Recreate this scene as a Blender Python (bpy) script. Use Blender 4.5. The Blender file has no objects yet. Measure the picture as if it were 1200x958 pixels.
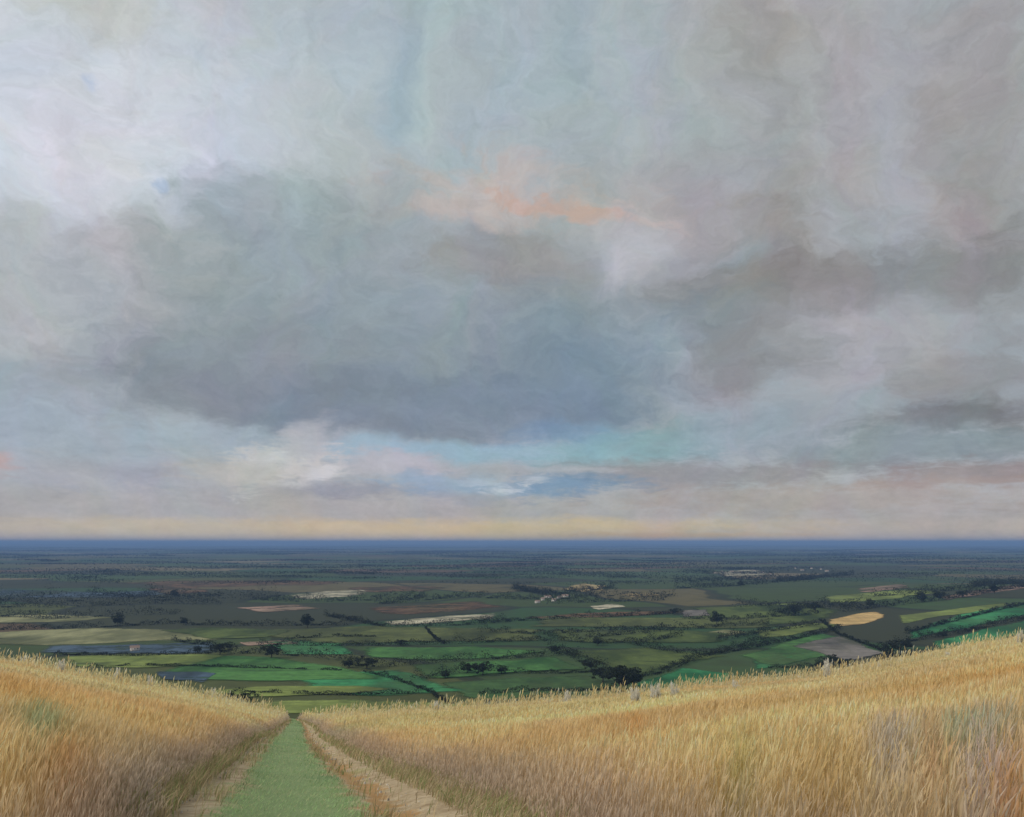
import bpy, math, random
import numpy as np
rng = np.random.default_rng(7)
random.seed(7)
S = bpy.context.scene
COL = S.collection
R = math.radians

# ------------------------------------------------------------------ camera
cd = bpy.data.cameras.new('camera'); cam = bpy.data.objects.new('camera', cd); COL.objects.link(cam)
cd.lens = 30; cd.sensor_width = 36; cd.clip_start = .05; cd.clip_end = 300000
cam.location = (0, 0, 0); cam.rotation_euler = (R(90), 0, 0)
cd.shift_y = (636 - 479) / 1200.0
S.camera = cam
SUN_AZ, SUN_EL = R(-108), R(36)            # azimuth from +Y towards +X

S.view_settings.view_transform = 'Standard'; S.view_settings.look = 'None'
S.view_settings.exposure = 0.0; S.view_settings.gamma = 1.0
S.view_settings.use_curve_mapping = False
S.cycles.use_denoising = True
S.cycles.max_bounces = 6; S.cycles.volume_bounces = 1; S.cycles.transparent_max_bounces = 6

def lin(c):
    c = np.array(c, float) / 255.0
    return tuple(np.where(c <= .04045, c / 12.92, ((c + .055) / 1.055) ** 2.4)) + (1.0,)

# ------------------------------------------------------------------ sky
W = bpy.data.worlds.new('World'); S.world = W; W.use_nodes = True
nt = W.node_tree; nt.nodes.clear(); N = nt.nodes; L = nt.links
def wn(t, **k):
    n = N.new(t)
    for a, b in k.items(): setattr(n, a, b)
    return n
def wmath(op, a, b=None, c=None, clamp=False):
    n = wn('ShaderNodeMath', operation=op, use_clamp=clamp)
    for i, v in enumerate((a, b, c)):
        if v is None: continue
        if isinstance(v, (int, float)): n.inputs[i].default_value = v
        else: L.new(v, n.inputs[i])
    return n.outputs[0]
def wvec(op, a, b=None, scale=None):
    n = wn('ShaderNodeVectorMath', operation=op)
    for i, v in enumerate((a, b)):
        if v is None: continue
        if isinstance(v, tuple): n.inputs[i].default_value = v
        else: L.new(v, n.inputs[i])
    if scale is not None:
        if isinstance(scale, (int, float)): n.inputs['Scale'].default_value = scale
        else: L.new(scale, n.inputs['Scale'])
    return n.outputs[0] if op != 'LENGTH' else n.outputs[1]
tc = wn('ShaderNodeTexCoord'); sep = wn('ShaderNodeSeparateXYZ'); L.new(tc.outputs['Generated'], sep.inputs[0])
az = wmath('ARCTAN2', sep.outputs[0], sep.outputs[1]); el = wmath('ARCSINE', sep.outputs[2])
cmb = wn('ShaderNodeCombineXYZ'); L.new(az, cmb.inputs[0]); L.new(el, cmb.inputs[1]); P0 = cmb.outputs[0]
def wnoise(vec, scale, detail=4, rough=.55, sc=(1, 1, 1), dist=0, col=False, rot=0):
    m = wn('ShaderNodeMapping'); m.inputs['Scale'].default_value = sc; m.inputs['Rotation'].default_value = (0, 0, rot)
    L.new(vec, m.inputs['Vector'])
    n = wn('ShaderNodeTexNoise'); n.inputs['Scale'].default_value = scale; n.inputs['Detail'].default_value = detail
    n.inputs['Roughness'].default_value = rough; n.inputs['Distortion'].default_value = dist
    L.new(m.outputs[0], n.inputs['Vector'])
    return n.outputs['Color'] if col else n.outputs['Fac']
def mr(v, a, b, c, d, smooth=True):
    n = wn('ShaderNodeMapRange'); n.interpolation_type = 'SMOOTHSTEP' if smooth else 'LINEAR'
    L.new(v, n.inputs['Value'])
    for k, x in zip(('From Min', 'From Max', 'To Min', 'To Max'), (a, b, c, d)): n.inputs[k].default_value = x
    return n.outputs['Result']
hi = mr(el, 0.0, 0.22, 0.12, 1.0)          # the air near the horizon is calm
w1 = wvec('SUBTRACT', wnoise(P0, 4.0, 3, .5, col=True), (.5, .5, .5))
w2 = wvec('SUBTRACT', wnoise(P0, 17.0, 6, .6, sc=(1, 1.5, 1), col=True), (.5, .5, .5))
w1 = wvec('MULTIPLY', wvec('SCALE', w1, scale=hi), (.16, .10, 0))
w2 = wvec('MULTIPLY', wvec('SCALE', w2, scale=hi), (.07, .05, 0))
P1 = wvec('ADD', wvec('ADD', P0, w1), w2)
NE = wmath('SUBTRACT', wnoise(P1, 9.0, 9, .62, sc=(1, 1.6, 1), dist=.4), .5)       # ragged edges
NF = wmath('SUBTRACT', wnoise(P1, 34.0, 7, .65, sc=(.7, 1.5, 1), dist=.6, rot=.35), .5)
low = mr(el, 0.03, 0.20, 1.0, 0.0)
NL = wmath('SUBTRACT', wnoise(P0, 13.0, 10, .66, sc=(1, 4.2, 1), dist=.5, rot=-.03), .5)
NL2 = wmath('SUBTRACT', wnoise(P0, 50.0, 8, .7, sc=(.6, 2.6, 1), dist=.8, rot=.12), .5)
EDGE = wmath('ADD', wmath('MULTIPLY', NE, 1.8), wmath('MULTIPLY', NF, 1.0))
EDGE = wmath('ADD', EDGE, wmath('MULTIPLY', low, wmath('ADD', wmath('MULTIPLY', NL, 2.2), wmath('MULTIPLY', NL2, 2.8))))
# clear-to-cloudy base by height above the horizon
ramp = wn('ShaderNodeValToRGB'); ramp.color_ramp.interpolation = 'EASE'
stops = [(0, (196, 180, 164)), (.012, (190, 179, 165)), (.035, (174, 171, 170)), (.085, (168, 172, 178)), (.15, (156, 166, 174)),
         (.30, (160, 166, 170)), (.48, (168, 176, 180)), (.62, (168, 174, 176)), (1.0, (176, 182, 188))]
cr = ramp.color_ramp
while len(cr.elements) < len(stops): cr.elements.new(.5)
for e, (p, c) in zip(cr.elements, stops): e.position = p; e.color = lin(c)
L.new(el, ramp.inputs[0])
cur = ramp.outputs['Color']
def px_dir(x, y):
    u, v = (x - 600) / 1000.0, (636 - y) / 1000.0
    return math.atan(u), math.atan(v / math.sqrt(1 + u * u))
def blob(x, y, rx, ry, rot, c, op, soft=.8, edge=1.0):
    global cur
    a, e = px_dir(x, y)
    a1, _ = px_dir(x + rx, y); a0, _ = px_dir(x - rx, y); _, e1 = px_dir(x, y - ry); _, e0 = px_dir(x, y + ry)
    m = wn('ShaderNodeMapping', vector_type='TEXTURE')
    m.inputs['Location'].default_value = (a, e, 0); m.inputs['Rotation'].default_value = (0, 0, R(rot))
    m.inputs['Scale'].default_value = ((a1 - a0) / 2, (e1 - e0) / 2, 1)
    # a negligible term keeps the chain in order so the shader compiles compactly
    q = wn('ShaderNodeVectorMath', operation='MULTIPLY_ADD'); L.new(cur, q.inputs[0]); q.inputs[1].default_value = (1e-7,) * 3; L.new(P1, q.inputs[2])
    L.new(q.outputs[0], m.inputs['Vector'])
    d = wvec('LENGTH', m.outputs[0])
    d = wmath('MULTIPLY_ADD', EDGE, edge, d)
    f = mr(d, 1.0 + soft * .5, 1.0 - soft * .5 - soft * .25, 0, op)
    mx = wn('ShaderNodeMix', data_type='RGBA'); L.new(f, mx.inputs['Factor'])
    L.new(cur, mx.inputs[6]); mx.inputs[7].default_value = lin(c)
    cur = mx.outputs[2]
BL = [
 (50, 130, 350, 200, 0, (212, 216, 228), .97, .9, .6),
 (270, 90, 220, 150, 0, (198, 204, 211), .6, 1.0, .8),
 (110, 5, 90, 40, 0, (186, 188, 176), .4, 1, 1),
 (960, 120, 360, 260, 0, (168, 167, 171), .85, .9, .8),
 (560, 90, 230, 170, 0, (171, 187, 193), .75, 1, .8),
 (465, 90, 18, 80, -14, (158, 178, 196), .35, 1.2, .8),
 (640, 40, 60, 90, 0, (160, 176, 184), .5, 1, 1),
 (1180, 200, 90, 330, 0, (151, 148, 145), .55, 1, .8),
 (900, 30, 60, 120, 10, (150, 148, 144), .45, 1.2, 1),
 (90, 345, 300, 85, 4, (180, 181, 185), .85, .5, .5),
 (230, 290, 110, 40, 8, (172, 168, 168), .5, .9, 1),
 (315, 285, 120, 85, 0, (158, 171, 175), .85, .5, .5),
 (500, 330, 220, 110, 0, (154, 163, 168), .75, .8, .7),
 (440, 390, 330, 110, 0, (149, 160, 167), .75, .8, .5),
 (610, 315, 110, 55, -10, (150, 149, 147), .8, .7, .8),
 (820, 260, 140, 90, 30, (160, 158, 163), .7, .9, .9),
 (600, 226, 155, 30, -6, (190, 180, 177), .65, 1.0, 2.2), (560, 205, 30, 30, 0, (196, 184, 178), .5, 1.2, 2.0), (640, 200, 80, 18, -20, (196, 184, 178), .5, 1.2, 2.2),
 (685, 245, 72, 9, -14, (204, 170, 154), .65, 1.0, 2.4),
 (515, 246, 60, 16, 5, (194, 180, 172), .6, 1.0, 1),
 (735, 300, 48, 55, 0, (186, 187, 197), .65, 1.1, 1.6), (725, 325, 34, 22, 60, (192, 192, 202), .45, 1.3, 1.8),
 (880, 290, 70, 60, -30, (150, 147, 141), .6, .9, 1),
 (870, 325, 60, 35, -25, (140, 157, 164), .55, 1, 1),
 (1010, 195, 34, 42, 0, (178, 174, 167), .45, 1.2, 1.2),
 (1140, 270, 45, 40, -30, (160, 148, 148), .4, 1.2, 1.2),
 (1030, 335, 260, 48, 3, (134, 133, 131), .8, .6, .8),
 (820, 350, 100, 32, 15, (138, 135, 129), .65, .8, .8),
 (700, 400, 150, 60, 0, (132, 150, 161), .7, .9, .8),
 (990, 425, 150, 60, 8, (168, 168, 174), .9, .7, 1.0), (955, 395, 70, 14, 8, (180, 180, 184), .7, 1.2, 1.3),
 (880, 425, 75, 38, 0, (131, 131, 131), .7, .8, .8),
 (1120, 440, 100, 45, 0, (143, 140, 142), .7, .9, .8),
 (1120, 492, 130, 17, 3, (114, 113, 115), .75, .8, .8),
 (130, 500, 260, 60, 0, (162, 175, 188), .8, .9, .7),
 (160, 455, 120, 40, 0, (156, 158, 164), .6, .9, .9),
 (340, 440, 230, 62, -5, (137, 145, 153), .8, .9, .5), (330, 470, 180, 30, -7, (132, 139, 149), .85, .5, .35),
 (540, 435, 230, 80, 0, (137, 149, 158), .7, 1.0, .5), (530, 476, 225, 38, 0, (125, 137, 151), .85, .5, .3),
 (670, 450, 115, 60, 0, (120, 137, 155), .7, .9, .7),
 (560, 528, 240, 15, 0, (152, 181, 198), .85, .8, .5),
 (745, 518, 130, 28, 6, (138, 172, 178), .85, .8, .6),
 (645, 505, 70, 12, 3, (118, 146, 176), .6, 1.1, .7),
 (1060, 528, 190, 26, 0, (131, 146, 152), .8, .9, .7),
 (880, 505, 110, 30, 6, (146, 157, 166), .6, .9, .8),
 (830, 553, 190, 17, 0, (146, 141, 144), .75, .9, .8),
 (1150, 555, 120, 14, 3, (146, 132, 128), .7, .9, .8),
 (950, 585, 270, 18, 0, (172, 162, 156), .7, .9, .8),
 (1090, 568, 120, 6, 2, (164, 146, 138), .45, .9, .8),
 (120, 560, 150, 18, 0, (164, 166, 174), .7, .9, .8),
 (340, 540, 75, 32, 4, (196, 194, 192), .95, .5, 1.0), (385, 552, 30, 9, 20, (210, 210, 212), .7, 1.1, 1.2), (345, 522, 30, 8, 25, (206, 206, 208), .6, 1.1, 1.2),
 (370, 515, 40, 22, 30, (178, 180, 186), .8, .7, .9),
 (270, 552, 70, 18, 0, (186, 182, 178), .7, .8, .9),
 (475, 545, 62, 17, -5, (182, 181, 188), .9, .7, .8),
 (430, 573, 95, 11, 0, (150, 152, 163), .8, .8, .7),
 (540, 570, 90, 14, 0, (146, 170, 192), .75, 1.1, .8), (650, 569, 78, 15, 2, (118, 148, 178), .85, 1.0, .8),
 (585, 572, 20, 6, 0, (208, 212, 220), .7, 1.2, 2.2), (560, 563, 26, 4, 0, (186, 194, 204), .6, 1.2, 2.0), (622, 562, 16, 4, 0, (198, 202, 208), .6, 1.2, 2.2), (665, 550, 45, 3, 0, (188, 190, 194), .5, 1.3, 2.2), (480, 562, 60, 8, 0, (152, 172, 190), .5, 1.2, 1.6),
 (560, 585, 60, 8, 0, (160, 162, 170), .7, .9, .7),
 (352, 568, 20, 4, 0, (206, 206, 208), .6, 1.2, 1.2),
 (4, 545, 30, 13, 0, (192, 160, 154), .7, 1.2, 1.1),
 (520, 621, 380, 13, 0, (212, 190, 148), .85, 1.0, .5),
 (180, 620, 250, 11, 0, (200, 188, 164), .6, 1.0, .5),
 (790, 628, 140, 3.4, 0, (204, 174, 128), .75, 1.1, .4),
 (180, 232, 7, 9, 0, (165, 188, 222), .45, 1.3, 1.1),
 (106, 97, 7, 9, 0, (175, 194, 224), .55, 1.3, 1.1),
]
for b in BL: blob(*b)
# loose streaks: rain-like verticals high up, flat ones low down
st1 = wnoise(P1, 5.0, 7, .62, sc=(3.2, .7, 1), dist=.5, rot=.25)
st2 = wnoise(P1, 6.0, 8, .62, sc=(.8, 4.5, 1), dist=.3)
stm = wn('ShaderNodeMix', data_type='FLOAT'); L.new(mr(el, .15, .34, 0, 1), stm.inputs[0]); L.new(st2, stm.inputs[2]); L.new(st1, stm.inputs[3])
gain = wmath('ADD', wmath('MULTIPLY', wmath('SUBTRACT', stm.outputs[0], .5), .42), 1.0)
gain = wmath('ADD', gain, wmath('MULTIPLY', NF, .36))
fine = wnoise(P1, 120.0, 5, .7, sc=(1, 1.3, 1), dist=.5, rot=.6)
gain = wmath('ADD', gain, wmath('MULTIPLY', wmath('SUBTRACT', fine, .5), .22))
gain = wmath('ADD', gain, wmath('MULTIPLY', low, wmath('MULTIPLY', NL2, .14)))
hue = wvec('SUBTRACT', wnoise(P1, 7.0, 8, .6, sc=(1.4, 1.2, 1), dist=.6, col=True), (.5, .5, .5))
hue = wvec('ADD', wvec('MULTIPLY', hue, (.34, .16, .34)), (1, 1, 1))
cur = wvec('MULTIPLY', cur, hue)
cur = wvec('SCALE', cur, scale=gain)
skyt = wn('ShaderNodeTexSky', sky_type='NISHITA', sun_disc=False, sun_elevation=SUN_EL, sun_rotation=SUN_AZ)
bg0 = wn('ShaderNodeBackground'); bg0.inputs[1].default_value = .10; L.new(skyt.outputs[0], bg0.inputs[0])
bg1 = wn('ShaderNodeBackground'); bg1.inputs[1].default_value = 1.0; L.new(cur, bg1.inputs[0])
ms = wn('ShaderNodeMixShader'); ms.inputs[0].default_value = .96
L.new(bg0.outputs[0], ms.inputs[1]); L.new(bg1.outputs[0], ms.inputs[2])
wo = wn('ShaderNodeOutputWorld'); L.new(ms.outputs[0], wo.inputs[0])

# ------------------------------------------------------------------ sun (veiled by cloud)
sd = bpy.data.lights.new('sun', 'SUN'); sun = bpy.data.objects.new('sun', sd); COL.objects.link(sun)
sd.energy = 2.0; sd.angle = R(12); sd.color = (1, .94, .84)
sun.rotation_euler = (math.pi / 2 - SUN_EL, 0, math.pi - SUN_AZ)
sun.location = (0, 0, 50)

# ------------------------------------------------------------------ helpers
def tag(o, label=None, cat=None, group=None, kind=None):
    if label: o['label'] = label
    if cat: o['category'] = cat
    if group: o['group'] = group
    if kind: o['kind'] = kind
    return o
def link(name, me, parent=None):
    o = bpy.data.objects.new(name, me); COL.objects.link(o)
    if parent: o.parent = parent
    return o
def mesh_np(name, V, F, mat, smooth=False, attrs=None):
    """V (n,3), F (m,k) all faces with k corners; attrs: dict of per-vertex colours"""
    me = bpy.data.meshes.new(name)
    V = np.ascontiguousarray(V, np.float32); F = np.ascontiguousarray(F, np.int32)
    m, k = F.shape
    me.vertices.add(len(V)); me.vertices.foreach_set('co', V.ravel())
    me.loops.add(m * k); me.loops.foreach_set('vertex_index', F.ravel())
    me.polygons.add(m); me.polygons.foreach_set('loop_start', np.arange(0, m * k, k, dtype=np.int32))
    me.update(calc_edges=True)
    if smooth: me.polygons.foreach_set('use_smooth', np.ones(m, bool))
    for a, c in (attrs or {}).items():
        at = me.color_attributes.new(a, 'FLOAT_COLOR', 'POINT')
        if c.shape[1] == 3: c = np.c_[c, np.ones(len(c))]
        at.data.foreach_set('color', np.ascontiguousarray(c, np.float32).ravel())
    if mat: me.materials.append(mat)
    return me

class MatB:
    def __init__(s, name):
        s.m = bpy.data.materials.new(name); s.m.use_nodes = True; s.t = s.m.node_tree; s.t.nodes.clear()
        s.geo = s.new('ShaderNodeNewGeometry')
        s.out = s.new('ShaderNodeOutputMaterial')
    def new(s, t, **k):
        n = s.t.nodes.new(t)
        for a, b in k.items(): setattr(n, a, b)
        return n
    def put(s, sock, v):
        if isinstance(v, (int, float)): sock.default_value = v
        elif isinstance(v, tuple): sock.default_value = v
        else: s.t.links.new(v, sock)
    def math(s, op, a, b=0.0, clamp=False):
        n = s.new('ShaderNodeMath', operation=op, use_clamp=clamp); s.put(n.inputs[0], a); s.put(n.inputs[1], b); return n.outputs[0]
    def noise(s, scale, detail=4, rough=.55, sc=(1, 1, 1), rot=0, col=False):
        m = s.new('ShaderNodeMapping'); m.inputs['Scale'].default_value = sc; m.inputs['Rotation'].default_value = (0, 0, rot)
        s.t.links.new(s.geo.outputs['Position'], m.inputs[0])
        n = s.new('ShaderNodeTexNoise'); n.inputs['Scale'].default_value = scale; n.inputs['Detail'].default_value = detail
        n.inputs['Roughness'].default_value = rough; s.t.links.new(m.outputs[0], n.inputs[0])
        return n.outputs[1 if col else 0]
    def ramp(s, v, stops, interp='LINEAR'):
        n = s.new('ShaderNodeValToRGB'); cr = n.color_ramp; cr.interpolation = interp
        while len(cr.elements) < len(stops): cr.elements.new(.5)
        for e, (p, c) in zip(cr.elements, stops): e.position = p; e.color = tuple(c)[:3] + (1,)
        s.put(n.inputs[0], v); return n.outputs[0]
    def mix(s, f, a, b, mode='MIX'):
        n = s.new('ShaderNodeMix', data_type='RGBA', blend_type=mode)
        s.put(n.inputs[0], f); s.put(n.inputs[6], a if not isinstance(a, tuple) else tuple(a)[:3] + (1,)); s.put(n.inputs[7], b if not isinstance(b, tuple) else tuple(b)[:3] + (1,))
        return n.outputs[2]
    def attr(s, name):
        n = s.new('ShaderNodeAttribute', attribute_name=name); return n
    def mapr(s, v, a, b, c=0, d=1):
        n = s.new('ShaderNodeMapRange'); n.interpolation_type = 'SMOOTHSTEP'; s.put(n.inputs[0], v)
        for i, x in enumerate((a, b, c, d)): n.inputs[i + 1].default_value = x
        return n.outputs[0]
    def diffuse(s, col, transl=0, rough=.9, bump=None, bstr=.4, bdist=.1):
        p = s.new('ShaderNodeBsdfPrincipled'); s.put(p.inputs['Base Color'], col if not isinstance(col, tuple) else tuple(col)[:3] + (1,))
        p.inputs['Roughness'].default_value = rough; p.inputs['Specular IOR Level'].default_value = .15
        if bump is not None:
            b = s.new('ShaderNodeBump'); b.inputs['Strength'].default_value = bstr; b.inputs['Distance'].default_value = bdist
            s.put(b.inputs['Height'], bump); s.put(p.inputs['Normal'], b.outputs[0])
        o = p.outputs[0]
        if transl:
            t = s.new('ShaderNodeBsdfTranslucent'); s.put(t.inputs[0], col if not isinstance(col, tuple) else tuple(col)[:3] + (1,))
            mx = s.new('ShaderNodeMixShader'); mx.inputs[0].default_value = transl
            s.put(mx.inputs[1], o); s.put(mx.inputs[2], t.outputs[0]); o = mx.outputs[0]
        s.put(s.out.inputs[0], o); return s.m

# ------------------------------------------------------------------ terrain
EYE = 1.6; DC = 120.0; HV = -150.0
UT = np.array([-2, -1, -.8, -.6, -.45, -.35, -.255, -.15, -.02, .1, .3, .375, .45, .5, .6, .8, 1, 2])
ST = np.array([.06, .075, .097, .128, .157, .177, .200, .194, .185, .174, .153, .146, .132, .123, .105, .086, .075, .06])
_uu = np.linspace(-2, 2, 801); _ss = np.interp(_uu, UT, ST)
_k = np.exp(-np.linspace(-2.2, 2.2, 33) ** 2); _k /= _k.sum(); _ss = np.convolve(np.pad(_ss, 16, mode='edge'), _k, 'valid')
def smax(a, b, k): return np.maximum(a, b) + k * np.log1p(np.exp(-np.abs(a - b) / k))
def ground(x, y):
    x = np.asarray(x, float); y = np.asarray(y, float)
    yp = np.maximum(y, 0)
    u = np.clip(x / np.maximum(y, 9.0), -2, 2)
    dc = DC + 10 * np.sin(x * .035 + 1) + 5 * np.sin(x * .09)
    t = np.maximum(yp - dc, 0); drop = np.where(t < 150, .0012 * t * t, 27 + .36 * (t - 150))
    zh = -EYE - yp * np.interp(u, _uu, _ss) - drop
    zh = zh + .10 * np.sin(x * .21 + 1.3) * np.sin(y * .16) * np.clip(yp / 30, 0, 1) + .25 * np.sin(x * .06 + y * .03) * np.clip((yp - 20) / 60, 0, 1)
    zh = np.maximum(zh, -400)
    far = np.clip((yp - 1500) / 6000, 0, 1)
    zp = HV + 42 * np.exp(-((x - 1500) / 750) ** 2 - ((y - 2000) / 750) ** 2)
    zp = zp + far * (7 * np.sin(x / 1900 + 1.7) * np.sin(y / 1500) + 4 * np.sin(x / 700 + y / 900))
    fh = np.clip((yp - 26000) / 18000, 0, 1) ** 1.5
    zp = zp + fh * (40 + 32 * np.sin(x / 5200 + .6) + 22 * np.sin(x / 2100 + y / 9000) + 12 * np.sin(x / 800 + 2))
    zp = zp + 2.5 * np.sin(x / 240) * np.sin(y / 310 + 1)
    return np.where(y > 1500, zp, smax(zh, zp, 4.0))
def at(px, py, up=0.0):
    """ground point seen at a photo pixel"""
    u, v = (px - 600) / 1000.0, (636 - py) / 1000.0
    ys = np.concatenate([np.arange(160, 3000, 3.0), np.geomspace(3000, 58000, 2500)])
    g = ground(u * ys, ys); hit = np.nonzero(g >= v * ys)[0]
    i = hit[0] if len(hit) else len(ys) - 1
    return float(u * ys[i]), float(ys[i]), float(ground(u * ys[i], ys[i]) + up)

xs = np.concatenate([-np.geomspace(60000, 165, 95), np.arange(-160, 160.1, .8), np.geomspace(165, 60000, 95)])
yy = np.concatenate([-np.geomspace(60000, 8, 25), np.arange(-4, 200, .8), np.geomspace(201, 3000, 170), np.geomspace(3060, 60000, 90)])
GX, GY = np.meshgrid(xs, yy); GZ = ground(GX, GY)
nx, ny = len(xs), len(yy)
I = np.arange(nx * ny).reshape(ny, nx)
F = np.stack([I[:-1, :-1], I[:-1, 1:], I[1:, 1:], I[1:, :-1]], -1).reshape(-1, 4)
b = MatB('valley_floor')
sepn = b.new('ShaderNodeSeparateXYZ'); b.t.links.new(b.geo.outputs['Position'], sepn.inputs[0])
# patchwork of far fields
mp = b.new('ShaderNodeMapping'); mp.inputs['Scale'].default_value = (1 / 620, 1 / 520, 0); mp.inputs['Rotation'].default_value = (0, 0, .3)
dn = b.noise(.0012, 2, col=True)
va = b.new('ShaderNodeVectorMath', operation='SCALE'); b.put(va.inputs[0], dn); va.inputs['Scale'].default_value = 500
vb = b.new('ShaderNodeVectorMath', operation='ADD'); b.t.links.new(b.geo.outputs['Position'], vb.inputs[0]); b.put(vb.inputs[1], va.outputs[0])
b.put(mp.inputs[0], vb.outputs[0])
vo = b.new('ShaderNodeTexVoronoi'); vo.voronoi_dimensions = '2D'; vo.inputs['Scale'].default_value = 1; b.put(vo.inputs[0], mp.outputs[0])
sv = b.new('ShaderNodeSeparateXYZ'); b.put(sv.inputs[0], vo.outputs['Color'])
field = b.ramp(sv.outputs[0], [(0, (.060, .092, .026)), (.18, (.095, .110, .034)), (.34, (.046, .052, .026)), (.46, (.15, .125, .055)), (.58, (.040, .092, .032)),
                               (.72, (.13, .080, .042)), (.82, (.060, .105, .034)), (.92, (.24, .19, .10)), (.96, (.050, .060, .030))], 'CONSTANT')
ve = b.new('ShaderNodeTexVoronoi', feature='DISTANCE_TO_EDGE'); ve.voronoi_dimensions = '2D'; ve.inputs['Scale'].default_value = 1; b.put(ve.inputs[0], mp.outputs[0])
edge = b.mapr(ve.outputs[0], .018, .035, 1, 0)
field = b.mix(b.math('MULTIPLY', edge, .8), field, (.022, .028, .018))
wood = b.mapr(b.noise(.0011, 6, .6, sc=(1, .6, 1)), .56, .62)
field = b.mix(b.math('MULTIPLY', wood, .8), field, (.024, .032, .018))
field = b.mix(b.mapr(b.noise(.02, 5, .6), .3, .75, .0, .5), field, (.045, .05, .024), 'MIX')
near = b.mapr(sepn.outputs[1], 150, 420, 1, 0)
soil = b.mix(b.noise(1.1, 6, .65), (.26, .20, .11), (.44, .34, .19))
soil = b.mix(b.mapr(b.noise(.09, 4), .45, .62, 0, .5), soil, (.13, .15, .06))
nf = b.math('MULTIPLY', near, 1)
slope_green = b.mapr(sepn.outputs[1], 125, 150)
soil = b.mix(slope_green, soil, b.mix(b.noise(.05, 5), (.06, .10, .035), (.15, .17, .07)))
gm = b.diffuse(b.mix(nf, field, soil), bump=b.noise(3, 6, .6), bstr=.5, bdist=.05)
terr = link('ground', mesh_np('ground', np.stack([GX, GY, GZ], -1).reshape(-1, 3), F, gm, True))
tag(terr, 'rolling ground falling from the hill field to the wide valley plain', kind='structure')

# ------------------------------------------------------------------ haze
b = MatB('haze_air'); pv = b.new('ShaderNodeVolumePrincipled')
pv.inputs['Color'].default_value = (.28, .46, .85, 1); pv.inputs['Density'].default_value = 6.6e-5; pv.inputs['Anisotropy'].default_value = .0
b.put(b.out.inputs['Volume'], pv.outputs[0])
hx, z0, z1 = 61000, HV - 60, 75.0
hv = np.array([(sx * hx, sy * hx, z) for z in (z0, z1) for sx, sy in ((-1, -1), (1, -1), (1, 1), (-1, 1))])
hf = np.array([(0, 3, 2, 1), (4, 5, 6, 7), (0, 1, 5, 4), (1, 2, 6, 5), (2, 3, 7, 6), (3, 0, 4, 7)])
tag(link('haze', mesh_np('haze', hv, hf, b.m)), 'blue haze lying over the far valley', 'haze', kind='stuff')

# ------------------------------------------------------------------ fields of the valley
_fm = {}
def field_mat(c1, c2, stripe=0.0, ang=0.0, patchy=False):
    k = (c1, c2, stripe, ang, patchy)
    if k in _fm: return _fm[k]
    b = MatB('field_crop')
    n = b.noise(.010, 7, .65, sc=(1, .45, 1)); col = b.mix(b.mapr(n, .34, .62), tuple(.55 * v for v in c1), tuple(1.4 * v for v in c2))
    n3 = b.noise(.006, 6, .6, sc=(1, .4, 1), rot=.3); col = b.mix(b.mapr(n3, .47, .62, 0, .6), col, (.075, .088, .034))
    n4 = b.noise(.016, 8, .7, sc=(.35, 1, 1), rot=-.2); col = b.mix(b.mapr(n4, .54, .66, 0, .7), col, (.028, .040, .018))
    n2 = b.noise(.12, 5, .65); col = b.mix(b.mapr(n2, .35, .8, 0, .5), col, tuple(.5 * v for v in c1))
    if stripe:
        s_ = b.noise(.09, 2, .5, sc=(.06, 1, 1), rot=ang); col = b.mix(b.mapr(s_, .4, .62, 0, stripe), col, tuple(.62 * v for v in c2))
    m = b.diffuse(col, bump=b.noise(.5, 4), bstr=.3, bdist=.3)
    sh = b.out.inputs[0].links[0].from_socket; tr = b.new('ShaderNodeBsdfTransparent'); mx = b.new('ShaderNodeMixShader')
    e = b.math('ADD', b.attr('inside').outputs[2], b.math('MULTIPLY', b.math('SUBTRACT', b.noise(.007, 10, .75, sc=(.45, 1, 1)), .5), 2.6))
    al = b.mapr(e, .15, .55)
    if patchy: al = b.math('MULTIPLY', al, b.mapr(b.noise(.035, 8, .75, sc=(.45, .8, 1)), .40, .52, .12, 1))
    b.put(mx.inputs[0], al); b.put(mx.inputs[1], tr.outputs[0]); b.put(mx.inputs[2], sh); b.put(b.out.inputs[0], mx.outputs[0])
    _fm[k] = m; return m
def drape(poly, off):
    """triangulated sheet laid over the ground: poly is a list of (x, y); 'inside' grows from 0 at its rim"""
    import bmesh
    bm = bmesh.new(); lay = bm.verts.layers.float_color.new('inside'); vs = [bm.verts.new((x, y, 0)) for x, y in poly]; f = bm.faces.new(vs)
    T = .36 * 2 * f.calc_area() / f.calc_perimeter(); lim = min(max(T * .8, 7), 45) * max(1, poly[0][1] / 2600)
    bmesh.ops.triangulate(bm, faces=[f])
    for _ in range(7):
        ed = [e for e in bm.edges if e.calc_length() > lim]
        if not ed or len(bm.faces) > 9000: break
        bmesh.ops.subdivide_edges(bm, edges=ed, cuts=1); bmesh.ops.triangulate(bm, faces=[f for f in bm.faces if len(f.verts) > 3])
    A = np.array(poly); B = np.roll(A, -1, 0) - A; bb = (B ** 2).sum(1) + 1e-9
    for v in bm.verts:
        p = np.array((v.co.x, v.co.y)) - A; t = np.clip((p * B).sum(1) / bb, 0, 1); d = np.sqrt(((p - B * t[:, None]) ** 2).sum(1)).min()
        k_ = min(1.0, d / T); v[lay] = (k_, k_, k_, 1)
        v.co.z = float(ground(v.co.x, v.co.y)) + off
    for f in bm.faces:
        if f.normal.z < 0: f.normal_flip()
    bm.normal_update(); return bm
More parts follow.
